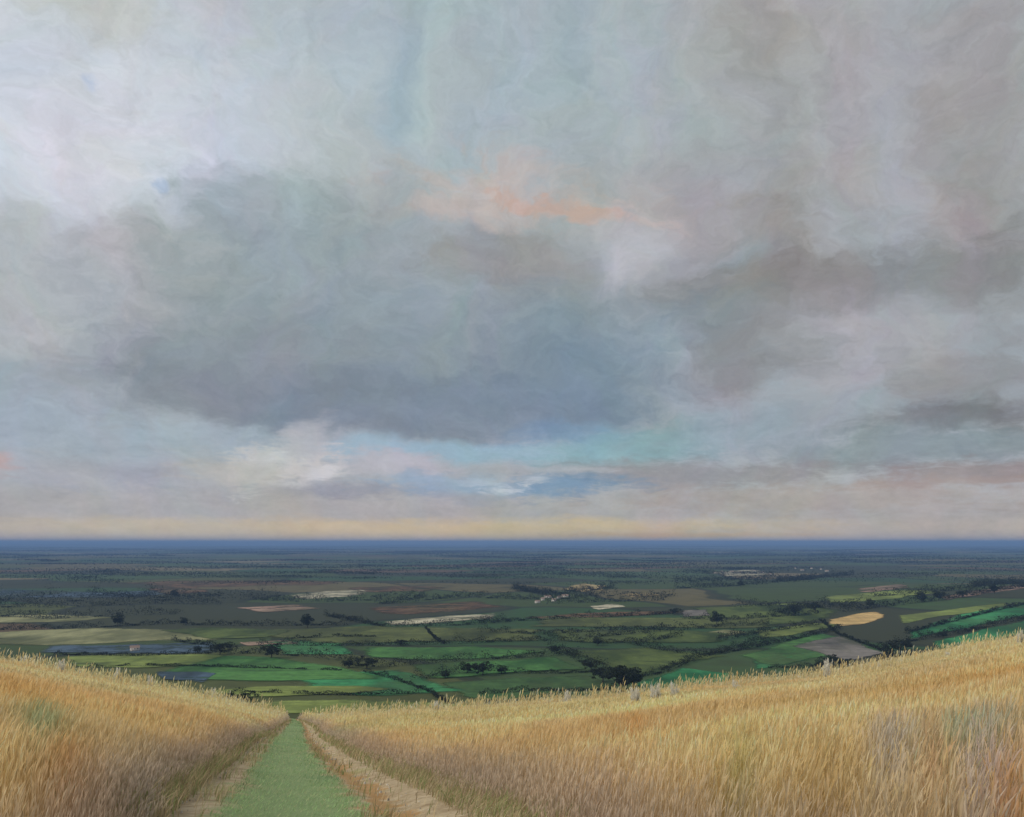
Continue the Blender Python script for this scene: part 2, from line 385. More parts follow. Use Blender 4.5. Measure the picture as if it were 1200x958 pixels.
G = dict(
 emer=((.022, .150, .050), (.045, .215, .080)), green=((.030, .110, .026), (.065, .160, .040)), dark=((.026, .066, .020), (.048, .098, .030)),
 olive=((.060, .078, .022), (.100, .115, .034)), moss=((.044, .078, .018), (.085, .110, .028)), lime=((.110, .160, .036), (.180, .215, .055)), cream=((.17, .18, .075), (.25, .24, .12)),
 straw=((.36, .28, .12), (.44, .33, .16)), pale=((.33, .29, .20), (.44, .40, .28)), pink=((.23, .15, .11), (.30, .20, .15)),
 brown=((.085, .052, .030), (.14, .082, .042)), slate=((.040, .065, .085), (.060, .090, .125)), mauve=((.13, .12, .11), (.17, .15, .13)), ochre=((.40, .26, .10), (.50, .34, .14)))
FL = [  # label, colour key, outline in photo pixels
 ('broad pale olive field on the left of the plain', 'cream', [(-30, 742), (120, 735), (230, 739), (310, 746), (250, 752), (60, 757), (-30, 758)]),
 ('slate coloured field with the small white cottage', 'slate', [(60, 757), (250, 753), (262, 766), (120, 768), (40, 766)]),
 ('yellow green strip above the left crop edge', 'lime', [(60, 769), (262, 767), (300, 776), (160, 785), (90, 782)]),
 ('green meadow left of the path head', 'green', [(262, 768), (330, 770), (420, 782), (470, 800), (330, 802), (200, 800), (180, 788)]),
 ('small blue green pool of meadow near the path', 'slate', [(180, 787), (255, 790), (240, 802), (190, 798)]),
 ('emerald field left of centre', 'emer', [(300, 752), (400, 750), (420, 768), (330, 768)]),
 ('bright strip under the twin hedgerows', 'emer', [(330, 790), (470, 784), (560, 812), (430, 820), (350, 812)]),
 ('long olive field below the scattered stubble', 'olive', [(300, 737), (440, 733), (640, 737), (640, 752), (420, 757), (300, 750)]),
 ('mid green field in the middle of the plain', 'green', [(420, 759), (560, 757), (650, 765), (600, 772), (470, 776), (425, 772)]),
 ('green field behind the dark bushes', 'green', [(470, 779), (600, 774), (655, 768), (690, 786), (580, 792), (500, 798)]),
 ('dark meadow on the near edge of the plain', 'dark', [(500, 800), (600, 794), (700, 790), (725, 808), (600, 822), (555, 826), (530, 816)]),
 ('emerald field wedge by the biggest tree', 'emer', [(740, 802), (800, 782), (865, 790), (850, 806), (740, 812)]),
 ('field right of centre with olive grass', 'moss', [(655, 764), (760, 758), (860, 770), (800, 780), (745, 797), (700, 780)]),
 ('moss field across the centre', 'moss', [(640, 738), (800, 738), (870, 742), (850, 756), (760, 756), (650, 752)]),
 ('long dark field beyond centre', 'olive', [(620, 722), (760, 724), (910, 724), (900, 738), (760, 736), (620, 736)]),
 ('green field fanning to the right', 'green', [(860, 768), (960, 738), (1010, 752), (1040, 764), (970, 772), (900, 786)]),
 ('mauve fallow field beside the right hedge', 'mauve', [(925, 758), (985, 744), (1040, 766), (1000, 776), (975, 772)]),
 ('golden stubble field on the right', 'ochre', [(968, 727), (1000, 720), (1030, 716), (1040, 724), (1010, 733), (975, 736)]),
 ('emerald field climbing to the right', 'emer', [(1058, 742), (1120, 722), (1220, 702), (1220, 718), (1130, 738), (1065, 752)]),
 ('second emerald field close to the right crop edge', 'emer', [(1090, 752), (1150, 738), (1225, 722), (1225, 740), (1140, 758), (1095, 764)]),
 ('olive field left of the golden stubble', 'moss', [(800, 712), (940, 706), (1000, 716), (960, 730), (880, 738), (800, 730)]),
 ('yellow tinted field at the right', 'lime', [(1050, 722), (1180, 706), (1195, 712), (1110, 722), (1056, 734)]),
 ('pale speckled stubble strip left of centre', 'pale', [(335, 697), (380, 693), (438, 691), (436, 697), (380, 702), (345, 703)]),
 ('pale stubble strip in the middle', 'pale', [(450, 729), (500, 724), (585, 719), (582, 726), (520, 730), (455, 734)]),
 ('yellow stubble patch right of centre', 'straw', [(655, 690), (680, 684), (712, 687), (710, 693), (680, 695)]),
 ('brown ploughed strip beyond the pale stubble', 'brown', [(430, 712), (560, 704), (600, 712), (500, 720), (440, 722)]),
 ('red brown ploughed band in the centre distance', 'brown', [(600, 724), (720, 717), (840, 716), (760, 722), (640, 728)]),
 ('pinkish bare field on the left', 'pink', [(275, 753), (340, 751), (352, 755), (290, 758)]),
 ('rusty strip in the left distance', 'brown', [(165, 690), (240, 688), (250, 694), (190, 697)]),
 ('tan strip in the left middle distance', 'pink', [(270, 713), (350, 709), (380, 714), (310, 719)]),
 ('pale far stubble on the right', 'pale', [(830, 671), (890, 668), (905, 673), (850, 677)]),
 ('pinkish lane side strip on the far right', 'pink', [(1100, 700), (1180, 686), (1220, 683), (1220, 688), (1150, 698), (1105, 706)]),
 ('pale green meadow just beyond the path head', 'lime', [(250, 826), (340, 821), (420, 819), (520, 822), (600, 828), (560, 838), (440, 841), (300, 838)]),
 ('lime strip behind the crop left of the path', 'lime', [(215, 812), (300, 805), (420, 803), (480, 808), (420, 815), (280, 820)]),
 ('olive meadow between the left trees', 'moss', [(175, 739), (250, 736), (350, 739), (320, 748), (240, 751), (215, 745)]),
 ('pale bare strip at the left edge', 'cream', [(-30, 722), (70, 720), (150, 724), (60, 731), (-30, 732)]),
 ('slate field at the far left', 'slate', [(-30, 690), (120, 694), (240, 692), (180, 700), (-30, 703)]),
 ('yellowish strip in the right middle distance', 'lime', [(960, 700), (1060, 692), (1110, 694), (1040, 704), (970, 708)]),
 ('thin yellow green strip right of centre', 'lime', [(880, 740), (950, 731), (990, 733), (940, 745), (885, 750)]),
 ('faint pink fallow right of the far hamlet', 'pink', [(1000, 690), (1060, 685), (1070, 689), (1010, 695)]),
 ('straw field above the emerald wedge', 'cream', [(800, 744), (850, 738), (880, 742), (840, 750)]),
 ('brown strip in front of the far blue distance', 'brown', [(120, 684), (260, 680), (420, 681), (380, 687), (200, 689)]),
 ('orange brown strip at the middle of the far plain', 'brown', [(400, 690), (460, 687), (530, 689), (500, 694), (420, 695)]),
 ('ochre sliver right of the yellow stubble patch', 'straw', [(725, 697), (760, 695), (775, 698), (740, 701)]),
 ('short pale sliver below the yellow stubble patch', 'pale', [(690, 711), (722, 708), (735, 712), (700, 716)]),
 ('emerald field below the emerald wedge of the right', 'emer', [(880, 772), (960, 752), (985, 760), (930, 780), (880, 788)]),
 ('tan patch by the round tree', 'mauve', [(795, 716), (830, 714), (836, 722), (800, 724)]),
]
for i, (lab, key, pl) in enumerate(FL):
    pts = []
    for j in range(len(pl)):                    # wobble the sides a little
        a, c = pl[j], pl[(j + 1) % len(pl)]
        for t in (0, .34, .67):
            pts.append((a[0] + (c[0] - a[0]) * t, a[1] + (c[1] - a[1]) * t + (random.uniform(-.8, .8) if t else 0)))
    w = [at(*p)[:2] for p in pts]
    bm = drape(w, .5 + .12 * (i % 5))
    me = bpy.data.meshes.new('field'); bm.to_mesh(me); bm.free()
    c1, c2 = (tuple(1.2 * q for q in cc) for cc in G[key]); me.materials.append(field_mat(c1, c2, .5 if key in ('straw', 'pale', 'brown', 'lime', 'ochre', 'olive') else .25, random.choice((.2, .5, -.3)), key in ('pale', 'straw', 'pink', 'brown', 'slate')))
    tag(link('field', me), lab, kind='structure')

# ------------------------------------------------------------------ hedges and trees
def leaf_mat(name, c1, c2):
    b = MatB(name); return b.diffuse(b.mix(b.mapr(b.attr('tint').outputs[2], 0, 1), c1, c2), transl=.2, rough=.8)
LEAF = leaf_mat('hedge_leaf', (.010, .013, .009), (.030, .038, .018))
TLEAF = leaf_mat('tree_leaf', (.013, .018, .011), (.040, .050, .022))
b = MatB('bark'); BARK = b.diffuse(b.mix(b.noise(6, 5), (.05, .04, .03), (.11, .09, .07)))
def cards(C, size, tint):
    """randomly turned leaf-clump faces round centres C"""
    n = len(C); a = rng.normal(size=(n, 3)); a /= np.linalg.norm(a, axis=1)[:, None]
    c = np.cross(a, rng.normal(size=(n, 3))); c /= np.linalg.norm(c, axis=1)[:, None]
    size = np.broadcast_to(size, (n,))[:, None]
    k = rng.uniform(.5, 1.1, (4, n, 1))
    V = np.stack([C - a * size * k[0], C + c * size * .7 * k[1], C + a * size * k[2], C - c * size * .7 * k[3]], 1).reshape(-1, 3)
    return V, np.arange(n * 4).reshape(n, 4), np.repeat(tint, 4)
def tintc(t): return np.stack([t, t, t], 1)
HG = 'hedgerows dividing the valley fields'
def hedge(label, pl, h=4.0, dens=1.0, name='hedge'):
    w = np.array([at(*p) for p in pl])
    seg = np.linalg.norm(np.diff(w[:, :2], axis=0), axis=1); cum = np.r_[0, np.cumsum(seg)]; Lh = cum[-1]
    dist = np.median(w[:, 1]); sz = max(.7, dist / 1300); n = int(np.clip(Lh / sz * 7 * dens, 300, 14000))
    s = rng.uniform(0, Lh, n); x = np.interp(s, cum, w[:, 0]); y = np.interp(s, cum, w[:, 1])
    hh = h * (.75 + .35 * np.sin(s / 23 + rng.uniform(0, 6)) * np.sin(s / 61 + 1) + .45 * (np.sin(s / 9.3 + np.sin(s / 31) * 3) > .8) + .25 * np.sin(s / 5.1))
    gap = (np.sin(s / 37 + rng.uniform(0, 6)) + .6 * np.sin(s / 11.7)) < -1.35
    hh = np.where(gap, h * .15, np.maximum(hh, h * .3))
    wob = 2.2 * np.sin(s / 55 + 1) + 1.0 * np.sin(s / 17)
    r = rng.uniform(0, 1, n) ** .7
    X = x + wob + rng.normal(0, h * .28, n); Y = y + wob * .6 + rng.normal(0, h * .28, n)
    Z = ground(X, Y) + hh * r
    V, Fq, t = cards(np.stack([X, Y, Z], 1), sz * rng.uniform(.6, 1.3, n), np.clip(.3 + .5 * np.sin(s / 13) * .5 + rng.normal(0, .3, n) + r * .25, 0, 1))
    tag(link(name, mesh_np(name, V, Fq, LEAF, attrs={'tint': tintc(t)})), label, 'hedge', HG)
HD = [
 ('thin dark hedge along the top edge of the left pale field', [(-20, 739), (60, 738), (150, 734), (210, 731)], 5),
 ('hedge carrying on past the round tree on the left', [(215, 733), (300, 734), (410, 733)], 5),
 ('low hedge between the slate field and the yellow green strip', [(60, 768), (160, 770), (250, 766)], 3.5),
 ('hedge joining the twin dark trees at left', [(240, 765), (300, 767), (360, 770), (420, 777)], 5.5),
 ('hedge under the yellow green strip by the crop', [(100, 783), (170, 781), (280, 783), (400, 787)], 2.6),
 ('hedge running down from the left trees toward the path', [(270, 812), (340, 815), (430, 816), (500, 813)], 3),
 ('slanting hedge dropping to the crop left of centre', [(425, 789), (470, 800), (510, 814), (532, 826)], 3.4),
 ('long level hedge below the pale olive field', [(300, 757), (400, 758), (470, 756), (530, 755)], 4.2),
 ('hedge curving from centre to the right through the plain', [(530, 755), (600, 752), (660, 751), (700, 755), (760, 752), (800, 746)], 5),
 ('short spur hedge falling onto the long level hedge', [(497, 737), (508, 747), (522, 755)], 3),
 ('hedge through the scruffy bush in the left centre', [(400, 781), (450, 782), (500, 778), (560, 774)], 5),
 ('straight hedge rising toward the centre', [(560, 774), (620, 771), (660, 768), (680, 766)], 5),
 ('hedge of dark bushes in the middle', [(480, 798), (520, 792), (560, 788), (600, 787)], 5.5),
 ('thin hedge from the bushes to the tall clump', [(600, 790), (650, 790), (700, 788)], 3),
 ('bold diagonal hedge falling to the tall clump', [(640, 762), (665, 768), (690, 780), (712, 790)], 7),
 ('hedge below the tall clump along the crop', [(560, 815), (620, 811), (690, 810), (760, 812)], 3),
 ('hedge from the tall clump climbing right', [(735, 796), (770, 790), (800, 780), (840, 765), (900, 750)], 4.5),
 ('short hedge meeting the climbing hedge', [(735, 755), (770, 762), (800, 767), (840, 769)], 5),
 ('hedge across the right centre fields', [(690, 748), (760, 742), (830, 736), (900, 733)], 6),
 ('long hedge behind the centre fields', [(560, 729), (640, 727), (720, 723), (800, 719)], 5),
 ('dark hedge from the round tree to the right', [(800, 726), (850, 728), (900, 724), (960, 720)], 5),
 ('hedge fanning right above the green field', [(835, 768), (880, 760), (940, 748), (985, 737)], 4),
 ('straight diagonal hedge on the right', [(960, 728), (985, 744), (1015, 757), (1045, 768)], 3.4),
 ('hedge along the crop by the right bush', [(900, 784), (950, 783), (990, 784)], 3),
 ('short hedge between the right bushes', [(1020, 780), (1040, 772), (1070, 768)], 3.4),
 ('strong hedge rising past the emerald fields', [(1045, 755), (1085, 749), (1130, 742), (1170, 732), (1225, 722)], 5.5),
 ('hedge above the emerald fields', [(1060, 743), (1110, 731), (1160, 718), (1225, 704)], 4),
 ('woody hedge along the crest of the right rise', [(985, 718), (1030, 712), (1080, 706), (1130, 700), (1225, 686)], 8),
 ('shaggy hedge beyond the golden stubble', [(900, 722), (940, 714), (985, 710), (1010, 708)], 8),
 ('far straight hedge right of centre', [(790, 690), (840, 688), (900, 685)], 9),
 ('far hedge reaching toward the right', [(905, 683), (930, 681), (955, 679)], 8),
 ('distant hedge behind the yellow stubble patch', [(600, 693), (660, 696), (720, 690)], 8),
 ('far hedge under the scattered pale stubble', [(290, 703), (350, 706), (430, 704), (500, 700)], 9),
 ('hedge across the left middle distance', [(-20, 712), (80, 712), (180, 708), (260, 709)], 10),
 ('hedge in front of the rusty strip', [(100, 698), (180, 701), (260, 699)], 9),
 ('hedge behind the moss field left of the round tree', [(640, 708), (700, 706), (780, 704)], 7),
 ('wooded belt darkening the left distance', [(-20, 704), (60, 706), (150, 704), (240, 705), (330, 702)], 15),
 ('second wooded belt low across the left distance', [(-20, 722), (60, 726), (140, 722), (210, 720)], 9),
 ('dark belt beyond the brown ploughed strip', [(440, 709), (540, 700), (620, 703), (700, 701)], 8),
 ('dark belt under the scattered stubble right of centre', [(600, 690), (640, 698), (720, 699), (790, 700)], 9),
 ('thick belt below the far hamlet', [(790, 683), (850, 681), (930, 679), (1000, 674)], 10),
 ('dark belt left of the golden stubble field', [(860, 712), (905, 710), (950, 714), (1000, 712)], 8),
 ('dark belt climbing behind the right crest hedge', [(1020, 700), (1080, 696), (1140, 690), (1225, 678)], 9),
 ('hedge below the pale stubble strip in the middle', [(380, 722), (450, 735), (540, 733), (600, 729)], 5),
 ('hedge through the middle of the olive centre field', [(560, 742), (640, 744), (740, 738), (790, 739)], 5),
 ('dark hedge running under the right moss field', [(840, 752), (900, 741), (960, 733)], 5.5),
 ('broken hedge left of the pinkish field', [(200, 752), (240, 757), (275, 759)], 4),
 ('hedge behind the emerald field at left', [(340, 749), (400, 747), (440, 747)], 3.5),
]
for lab, pl, h in HD: hedge(lab, pl, h * (1.9 if h > 3.6 else 1.4), 1.4)

def tree_meshes(seed, H, spread, n_leaf):
    r = np.random.default_rng(seed); tv, tf = [], []
    def limb(p0, p1, r0, r1, k=6):
        p0, p1 = np.array(p0), np.array(p1); d = p1 - p0; d /= np.linalg.norm(d)
        a = np.cross(d, (0.3, 1, .2)); a /= np.linalg.norm(a); c = np.cross(d, a); s = len(tv)
        for P, rr in ((p0, r0), ((p0 + p1) / 2 + r.normal(0, .02 * H, 3) * (1, 1, 0), (r0 + r1) / 2), (p1, r1)):
            for q in range(k):
                t = 2 * math.pi * q / k; tv.append(P + rr * (math.cos(t) * a + math.sin(t) * c))
        for m in range(2):
            for q in range(k): tf.append((s + m * k + q, s + m * k + (q + 1) % k, s + (m + 1) * k + (q + 1) % k, s + (m + 1) * k + q))
    top = (r.normal(0, .03) * H, r.normal(0, .03) * H, .62 * H)
    limb((0, 0, -.5), top, .035 * H, .012 * H, 8)
    cl = []
    for i in range(13):
        z = r.uniform(.22, .60) * H; t = i * 2.4 + r.uniform(-.4, .4); L_ = spread * r.uniform(.45, 1.0) * (1.1 - abs(z / H - .45))
        e = (math.cos(t) * L_, math.sin(t) * L_, z + r.uniform(.12, .38) * H)
        limb((0, 0, z), e, .012 * H, .004 * H, 5); cl.append((e, r.uniform(.12, .22) * H))
    for i in range(12):
        t = r.uniform(0, 6.28); q = spread * r.uniform(0, .95); cl.append(((math.cos(t) * q, math.sin(t) * q, r.uniform(.25, .92 - .35 * q / spread) * H), r.uniform(.08, .18) * H))
    C, T = [], []
    for (c, rad) in cl:
        m = int(n_leaf * rad / (.15 * H) / len(cl)); v = r.normal(size=(m, 3)); v /= np.linalg.norm(v, axis=1)[:, None]
        v *= (rad * r.uniform(.35, 1.1, m) ** .6)[:, None]; v[:, 2] *= .75
        C.append(np.array(c) + v); T.append(np.clip(r.uniform(.1, .8) + r.normal(0, .18, m), 0, 1))
    C = np.concatenate(C); T = np.concatenate(T); keep = C[:, 2] > .08 * H; C, T = C[keep], T[keep]
    V, Fq, t = cards(C, .040 * H * r.uniform(.6, 1.3, len(C)), T)
    return mesh_np('trunk', np.array(tv), np.array(tf), BARK, True), mesh_np('crown', V, Fq, TLEAF, attrs={'tint': tintc(t)})
TM = [tree_meshes(11 + i, 10.0, s, 2200) for i, s in enumerate((4.2, 5.2, 3.4, 6.0))]
TG = 'dark trees standing in the valley hedgerows'
def tree(label, px, py, hpx, v=0, wide=1.0, name='tree'):
    x, y, z = at(px, py); Hm = hpx * y / 1000.0; s = Hm / 10.0
    e = bpy.data.objects.new(name, None); COL.objects.link(e); e.location = (x, y, z); e.scale = (s * wide, s * wide, s); e.rotation_euler = (0, 0, random.uniform(0, 6))
    e.empty_display_size = .1
    link('trunk', TM[v][0], e); link('crown', TM[v][1], e)
    tag(e, label, 'tree', TG)
TL = [
 ('broad dark tree left of the twin pair, by the slate field', 258, 768, 15, 3, 1.4), ('dark tree on the right of the twin pair', 318, 772, 17, 1, 1.3),
 ('tall dark tree above the left pinkish field', 360, 736, 16, 2, 1.1), ('rounded tree on the left hedge above the pale field', 138, 734, 15, 0, 1.0),
 ('small tree at the end of the left hedge', 215, 733, 9, 0, 1.2), ('scruffy dark bush on the left centre hedge', 430, 784, 15, 3, 1.5),
 ('smaller bush beside the scruffy one', 408, 783, 10, 0, 1.5), ('dark bush leading the middle row', 548, 790, 13, 1, 1.3),
 ('largest bush of the middle row', 565, 792, 17, 3, 1.2), ('last bush of the middle row', 588, 790, 10, 0, 1.5),
 ('small bush left of the middle row', 522, 795, 9, 0, 1.5), ('biggest tree of the tall clump', 728, 812, 32, 1, 1.2),
 ('tree on the left of the tall clump', 706, 800, 20, 3, 1.2), ('tree on the right of the tall clump', 742, 806, 23, 0, 1.2),
 ('lone round tree right of centre', 840, 733, 16, 0, 1.1), ('dark humped bush at the right crop edge', 975, 784, 17, 3, 1.3),
 ('small bush right of the humped one', 992, 785, 12, 1, 1.3), ('dark bush left of the humped one', 960, 784, 10, 0, 1.4),
 ('bushy tree at the foot of the right diagonal hedge', 1045, 768, 18, 3, 1.3), ('shrubby tree by the emerald field', 1062, 762, 13, 0, 1.2),
 ('leafy tree just above the path head', 288, 826, 16, 3, 1.3), ('small tree left of the path head', 270, 820, 9, 0, 1.3),
 ('tree left of the golden stubble', 930, 722, 13, 1, 1.4), ('spreading tree above the golden stubble', 955, 717, 12, 3, 1.2),
 ('tree on the right crest hedge', 1080, 706, 13, 0, 1.1), ('double tree on the right crest hedge', 1100, 704, 11, 1, 1.2),
 ('dark tree near the right end of the crest hedge', 1165, 696, 12, 2, 1.2), ('tree behind the golden stubble', 1020, 712, 10, 0, 1.2),
 ('tree at the middle of the crest hedge', 1128, 701, 10, 3, 1.1), ('tree in the far left hedge', 205, 700, 9, 0, 1.2),
 ('small tree at the centre hedge crossing', 700, 757, 10, 0, 1.3), ('bush on the hedge under the olive field', 470, 757, 8, 3, 1.4),
 ('small tree on the far right hedge', 868, 688, 7, 0, 1.3), ('tree near the pale cottage', 232, 765, 8, 0, 1.3),
 ('little tree at the hedge behind the round tree', 790, 721, 8, 1, 1.2), ('bush at the top of the bold diagonal hedge', 650, 766, 9, 0, 1.5),
 ('bush low on the bold diagonal hedge', 692, 786, 12, 3, 1.3), ('bush on the strong right hedge', 1105, 748, 9, 0, 1.4),
]
for t in TL: tree(*t)

# woodland belts and hedge scatter of the far plain: nobody could count them
C, T, Sz = [], [], []
for i in range(300):
    v = rng.uniform(.0042, .050) if i % 3 else rng.uniform(.0042, .016) ; y = 150 / v; x = rng.uniform(-.66, .66) * y
    Lw = rng.uniform(100, 900) * (.5 + y / 9000); dp = rng.uniform(15, 90); m = int(260 + Lw / 6)
    s = rng.normal(0, .35, m); th = rng.normal(0, .22); X = x + s * Lw * math.cos(th); Y = y + s * Lw * math.sin(th) + rng.uniform(-dp, dp, m)
    C.append(np.stack([X, Y, ground(X, Y) + rng.uniform(0, 1, m) ** .6 * rng.uniform(6, 14)], 1)); T.append(np.clip(rng.normal(.35, .25, m), 0, 1)); Sz.append(rng.uniform(.6, 1.3, m) * y / 1200)
C = np.concatenate(C); T = np.concatenate(T); Sz = np.concatenate(Sz)
V, Fq, t = cards(C, Sz, T)
tag(link('distant_woodland', mesh_np('woodland', V, Fq, TLEAF, attrs={'tint': tintc(t)})), 'dark woods and thickets strung across the far plain', 'woodland', kind='stuff')

# ------------------------------------------------------------------ houses
b = MatB('render_wall'); WALL = b.diffuse(b.mix(b.noise(.8, 5), (.52, .47, .42), (.68, .63, .58)))
b = MatB('roof_tiles'); ROOF = b.diffuse(b.mix(b.noise(1.5, 5), (.26, .18, .15), (.36, .26, .21)))
b = MatB('brick_stack'); BRICK = b.diffuse(b.mix(b.noise(2, 4), (.22, .12, .08), (.32, .18, .12)))
b = MatB('window_glass'); PANE = b.diffuse((.03, .035, .045), rough=.15)
def box(x0, x1, y0, y1, z0, z1):
    v = np.array([(x, y, z) for z in (z0, z1) for x, y in ((x0, y0), (x1, y0), (x1, y1), (x0, y1))]); return v, np.array([(0, 3, 2, 1), (4, 5, 6, 7), (0, 1, 5, 4), (1, 2, 6, 5), (2, 3, 7, 6), (3, 0, 4, 7)])
def house_set(w, d, h, rh):
    out = []
    v, f = box(-w / 2, w / 2, -d / 2, d / 2, -2, h); me = mesh_np('wall', v, f, WALL); out.append(('wall', me, None))
    o = .4; e = h - .15
    rv = np.array([(-w/2-o, -d/2-o, e), (w/2+o, -d/2-o, e), (w/2+o, d/2+o, e), (-w/2-o, d/2+o, e), (-w/2-o, 0, e+rh), (w/2+o, 0, e+rh)])
    m2 = bpy.data.meshes.new('roof'); m2.from_pydata([tuple(q) for q in rv], [], [(0, 1, 5, 4), (2, 3, 4, 5), (0, 4, 3), (1, 2, 5), (0, 3, 2, 1)]); m2.materials.append(ROOF); out.append(('roof', m2, None))
    v, f = box(w * .28, w * .28 + 1, -.4, .4, e + rh * .5, e + rh + 1.1); out.append(('chimney', mesh_np('chimney', v, f, BRICK), 'roof'))
    for fx in (-.3, 0, .3):
        v, f = box(fx * w - .5, fx * w + .5, -d / 2 - .06, -d / 2 + .1, h * .55, h * .55 + 1.2); out.append(('window', mesh_np('window', v, f, PANE), None))
    v, f = box(-.2 * w - .45, -.2 * w + .45, -d / 2 - .07, -d / 2 + .1, -.2, 2.0); out.append(('door', mesh_np('door', v, f, BRICK), None))
    return out
HS = [house_set(12, 7, 4.6, 3.0), house_set(9, 7, 5.0, 3.2), house_set(18, 9, 4.2, 3.4)]
def house(label, px, py, k, rz, s=1.0, full=False, group=None):
    x, y, z = at(px, py); e = bpy.data.objects.new('house', None); COL.objects.link(e); e.location = (x, y, z); e.rotation_euler = (0, 0, rz); e.scale = (s, s, s); e.empty_display_size = .1
    made = {}
    for n, me, par in HS[k]:
        if not full and n in ('window', 'door', 'chimney'): continue
        made[n] = link(n, me, made.get(par, e))
    tag(e, label, 'house', group)
house('small pale cottage alone in the slate field at left', 158, 763, 0, .4, 1.0, True)
ORD = 'leftmost second third fourth fifth sixth seventh eighth ninth tenth eleventh rightmost'.split()
hp = [(838, 671), (846, 670), (858, 670), (869, 671), (884, 669), (893, 671), (903, 673), (932, 666), (940, 668), (951, 666), (962, 667), (969, 669)]
for i, p in enumerate(hp): house('tiny pale house in the far hamlet right of centre, ' + ORD[i] + ('' if i in (0, 11) else ' from the left'), p[0], p[1] + 1, i % 3, random.uniform(-.6, .6), 1.0, group='pale houses of the far hamlet')
hp2 = [(630, 707), (636, 704), (642, 701), (649, 705), (655, 702), (662, 700)]
for i, p in enumerate(hp2): house('tiny pale house in the hamlet below the yellow stubble patch, ' + ('rightmost' if i == 5 else ORD[i] + (' from the left' if i else '')), p[0], p[1], i % 3, random.uniform(-.6, .6), 1.0, group='pale houses of the middle hamlet')

# ------------------------------------------------------------------ the track
def path_u(y): return -.257 + .0 * y
def path_x(y): return -.257 * y - .25 * np.sin(y / 19.0) * np.clip(y / 40, 0, 1)
def shrink(y): return 1 - .66 * np.clip((y - 14) / 106, 0, 1) ** .8
def path_s(x, y):                              # signed offset from the path's middle, metres, widened back where it narrows
    return (x - path_x(y)) / shrink(y)
sl = np.linspace(-2.9, 3.6, 53); yl = np.concatenate([np.arange(-3, 60, .2), np.arange(60, 150, .5)])
SX, SY = np.meshgrid(sl, yl); PX = path_x(SY) + SX * shrink(SY)
rut = -.08 * np.exp(-((SX + 1.45) / .3) ** 2) - .08 * np.exp(-((SX - 1.6) / .35) ** 2) + .03 * np.exp(-(SX / .8) ** 2)
edgef = np.clip(np.minimum(SX + 2.9, 3.6 - SX) / .4, 0, 1)
PZ = ground(PX, SY) + .13 * edgef - .10 * (1 - edgef) + rut
I = np.arange(SX.size).reshape(SX.shape); F = np.stack([I[:-1, :-1], I[:-1, 1:], I[1:, 1:], I[1:, :-1]], -1).reshape(-1, 4)
b = MatB('track_earth'); a = b.attr('across'); sp = b.new('ShaderNodeSeparateXYZ'); b.put(sp.inputs[0], a.outputs[0])
wv = b.math('MULTIPLY', b.math('SUBTRACT', b.noise(.9, 7, .7), .5), .30)
q = b.math('ADD', sp.outputs[0], wv)
earth = b.mix(b.mapr(b.noise(2.2, 9, .75), .3, .7), (.33, .23, .13), (.64, .51, .33))
earth = b.mix(b.mapr(b.noise(.35, 3), .5, .68, 0, .55), earth, (.34, .33, .13))
grassc = b.mix(b.noise(.8, 6, .6), (.20, .30, .13), (.33, .39, .19))
fg = b.math('MULTIPLY', b.mapr(q, .285, .35), b.mapr(q, .575, .64, 1, 0))
rust = b.math('MULTIPLY', b.mapr(q, .62, .66), b.mapr(q, .69, .73, .8, 0))
earth = b.mix(rust, earth, (.46, .25, .09))
TRK = b.diffuse(b.mix(fg, earth, grassc), bump=b.noise(9, 7, .7), bstr=.7, bdist=.06)
att = np.stack([(SX.ravel() + 2.9) / 6.5] * 3, 1)
tag(link('track', mesh_np('track', np.stack([PX, SY, PZ], -1).reshape(-1, 3), F, TRK, True, {'across': att})), 'green grassy track between bare ochre edges running down the field', kind='structure')

# ------------------------------------------------------------------ grasses
GR = {}
for nm, tr in (('straw_blade', .5), ('green_blade', .3)):
    b = MatB(nm); GR[nm] = b.diffuse(b.attr('tint').outputs[0], transl=tr, rough=.75)
def fbm(x, y, sc, seed):
    r = np.random.default_rng(seed); o = 0; amp = 1; tot = 0
    for k in range(4):
        for _ in range(3):
            a = r.uniform(0, 6.28); f = sc * 2 ** k * r.uniform(.7, 1.3); o = o + amp * np.sin((x * math.cos(a) + y * math.sin(a)) * f + r.uniform(0, 6.28)); tot += amp * .7
        amp *= .6
    return o / tot
STRAW = np.array([(.64, .46, .21), (.72, .57, .34), (.58, .37, .14), (.80, .70, .52), (.48, .42, .20), (.62, .49, .31)])
def hpt(px, py, up=.8):                        # point of the hill field under a photo pixel
    u, v = (px - 600) / 1000.0, (636 - py) / 1000.0; ys = np.arange(2.5, 125, .25)
    g = ground(u * ys, ys) + up; h = np.nonzero(g >= v * ys)[0]; i = h[0] if len(h) else len(ys) - 1
    return u * ys[i], ys[i]
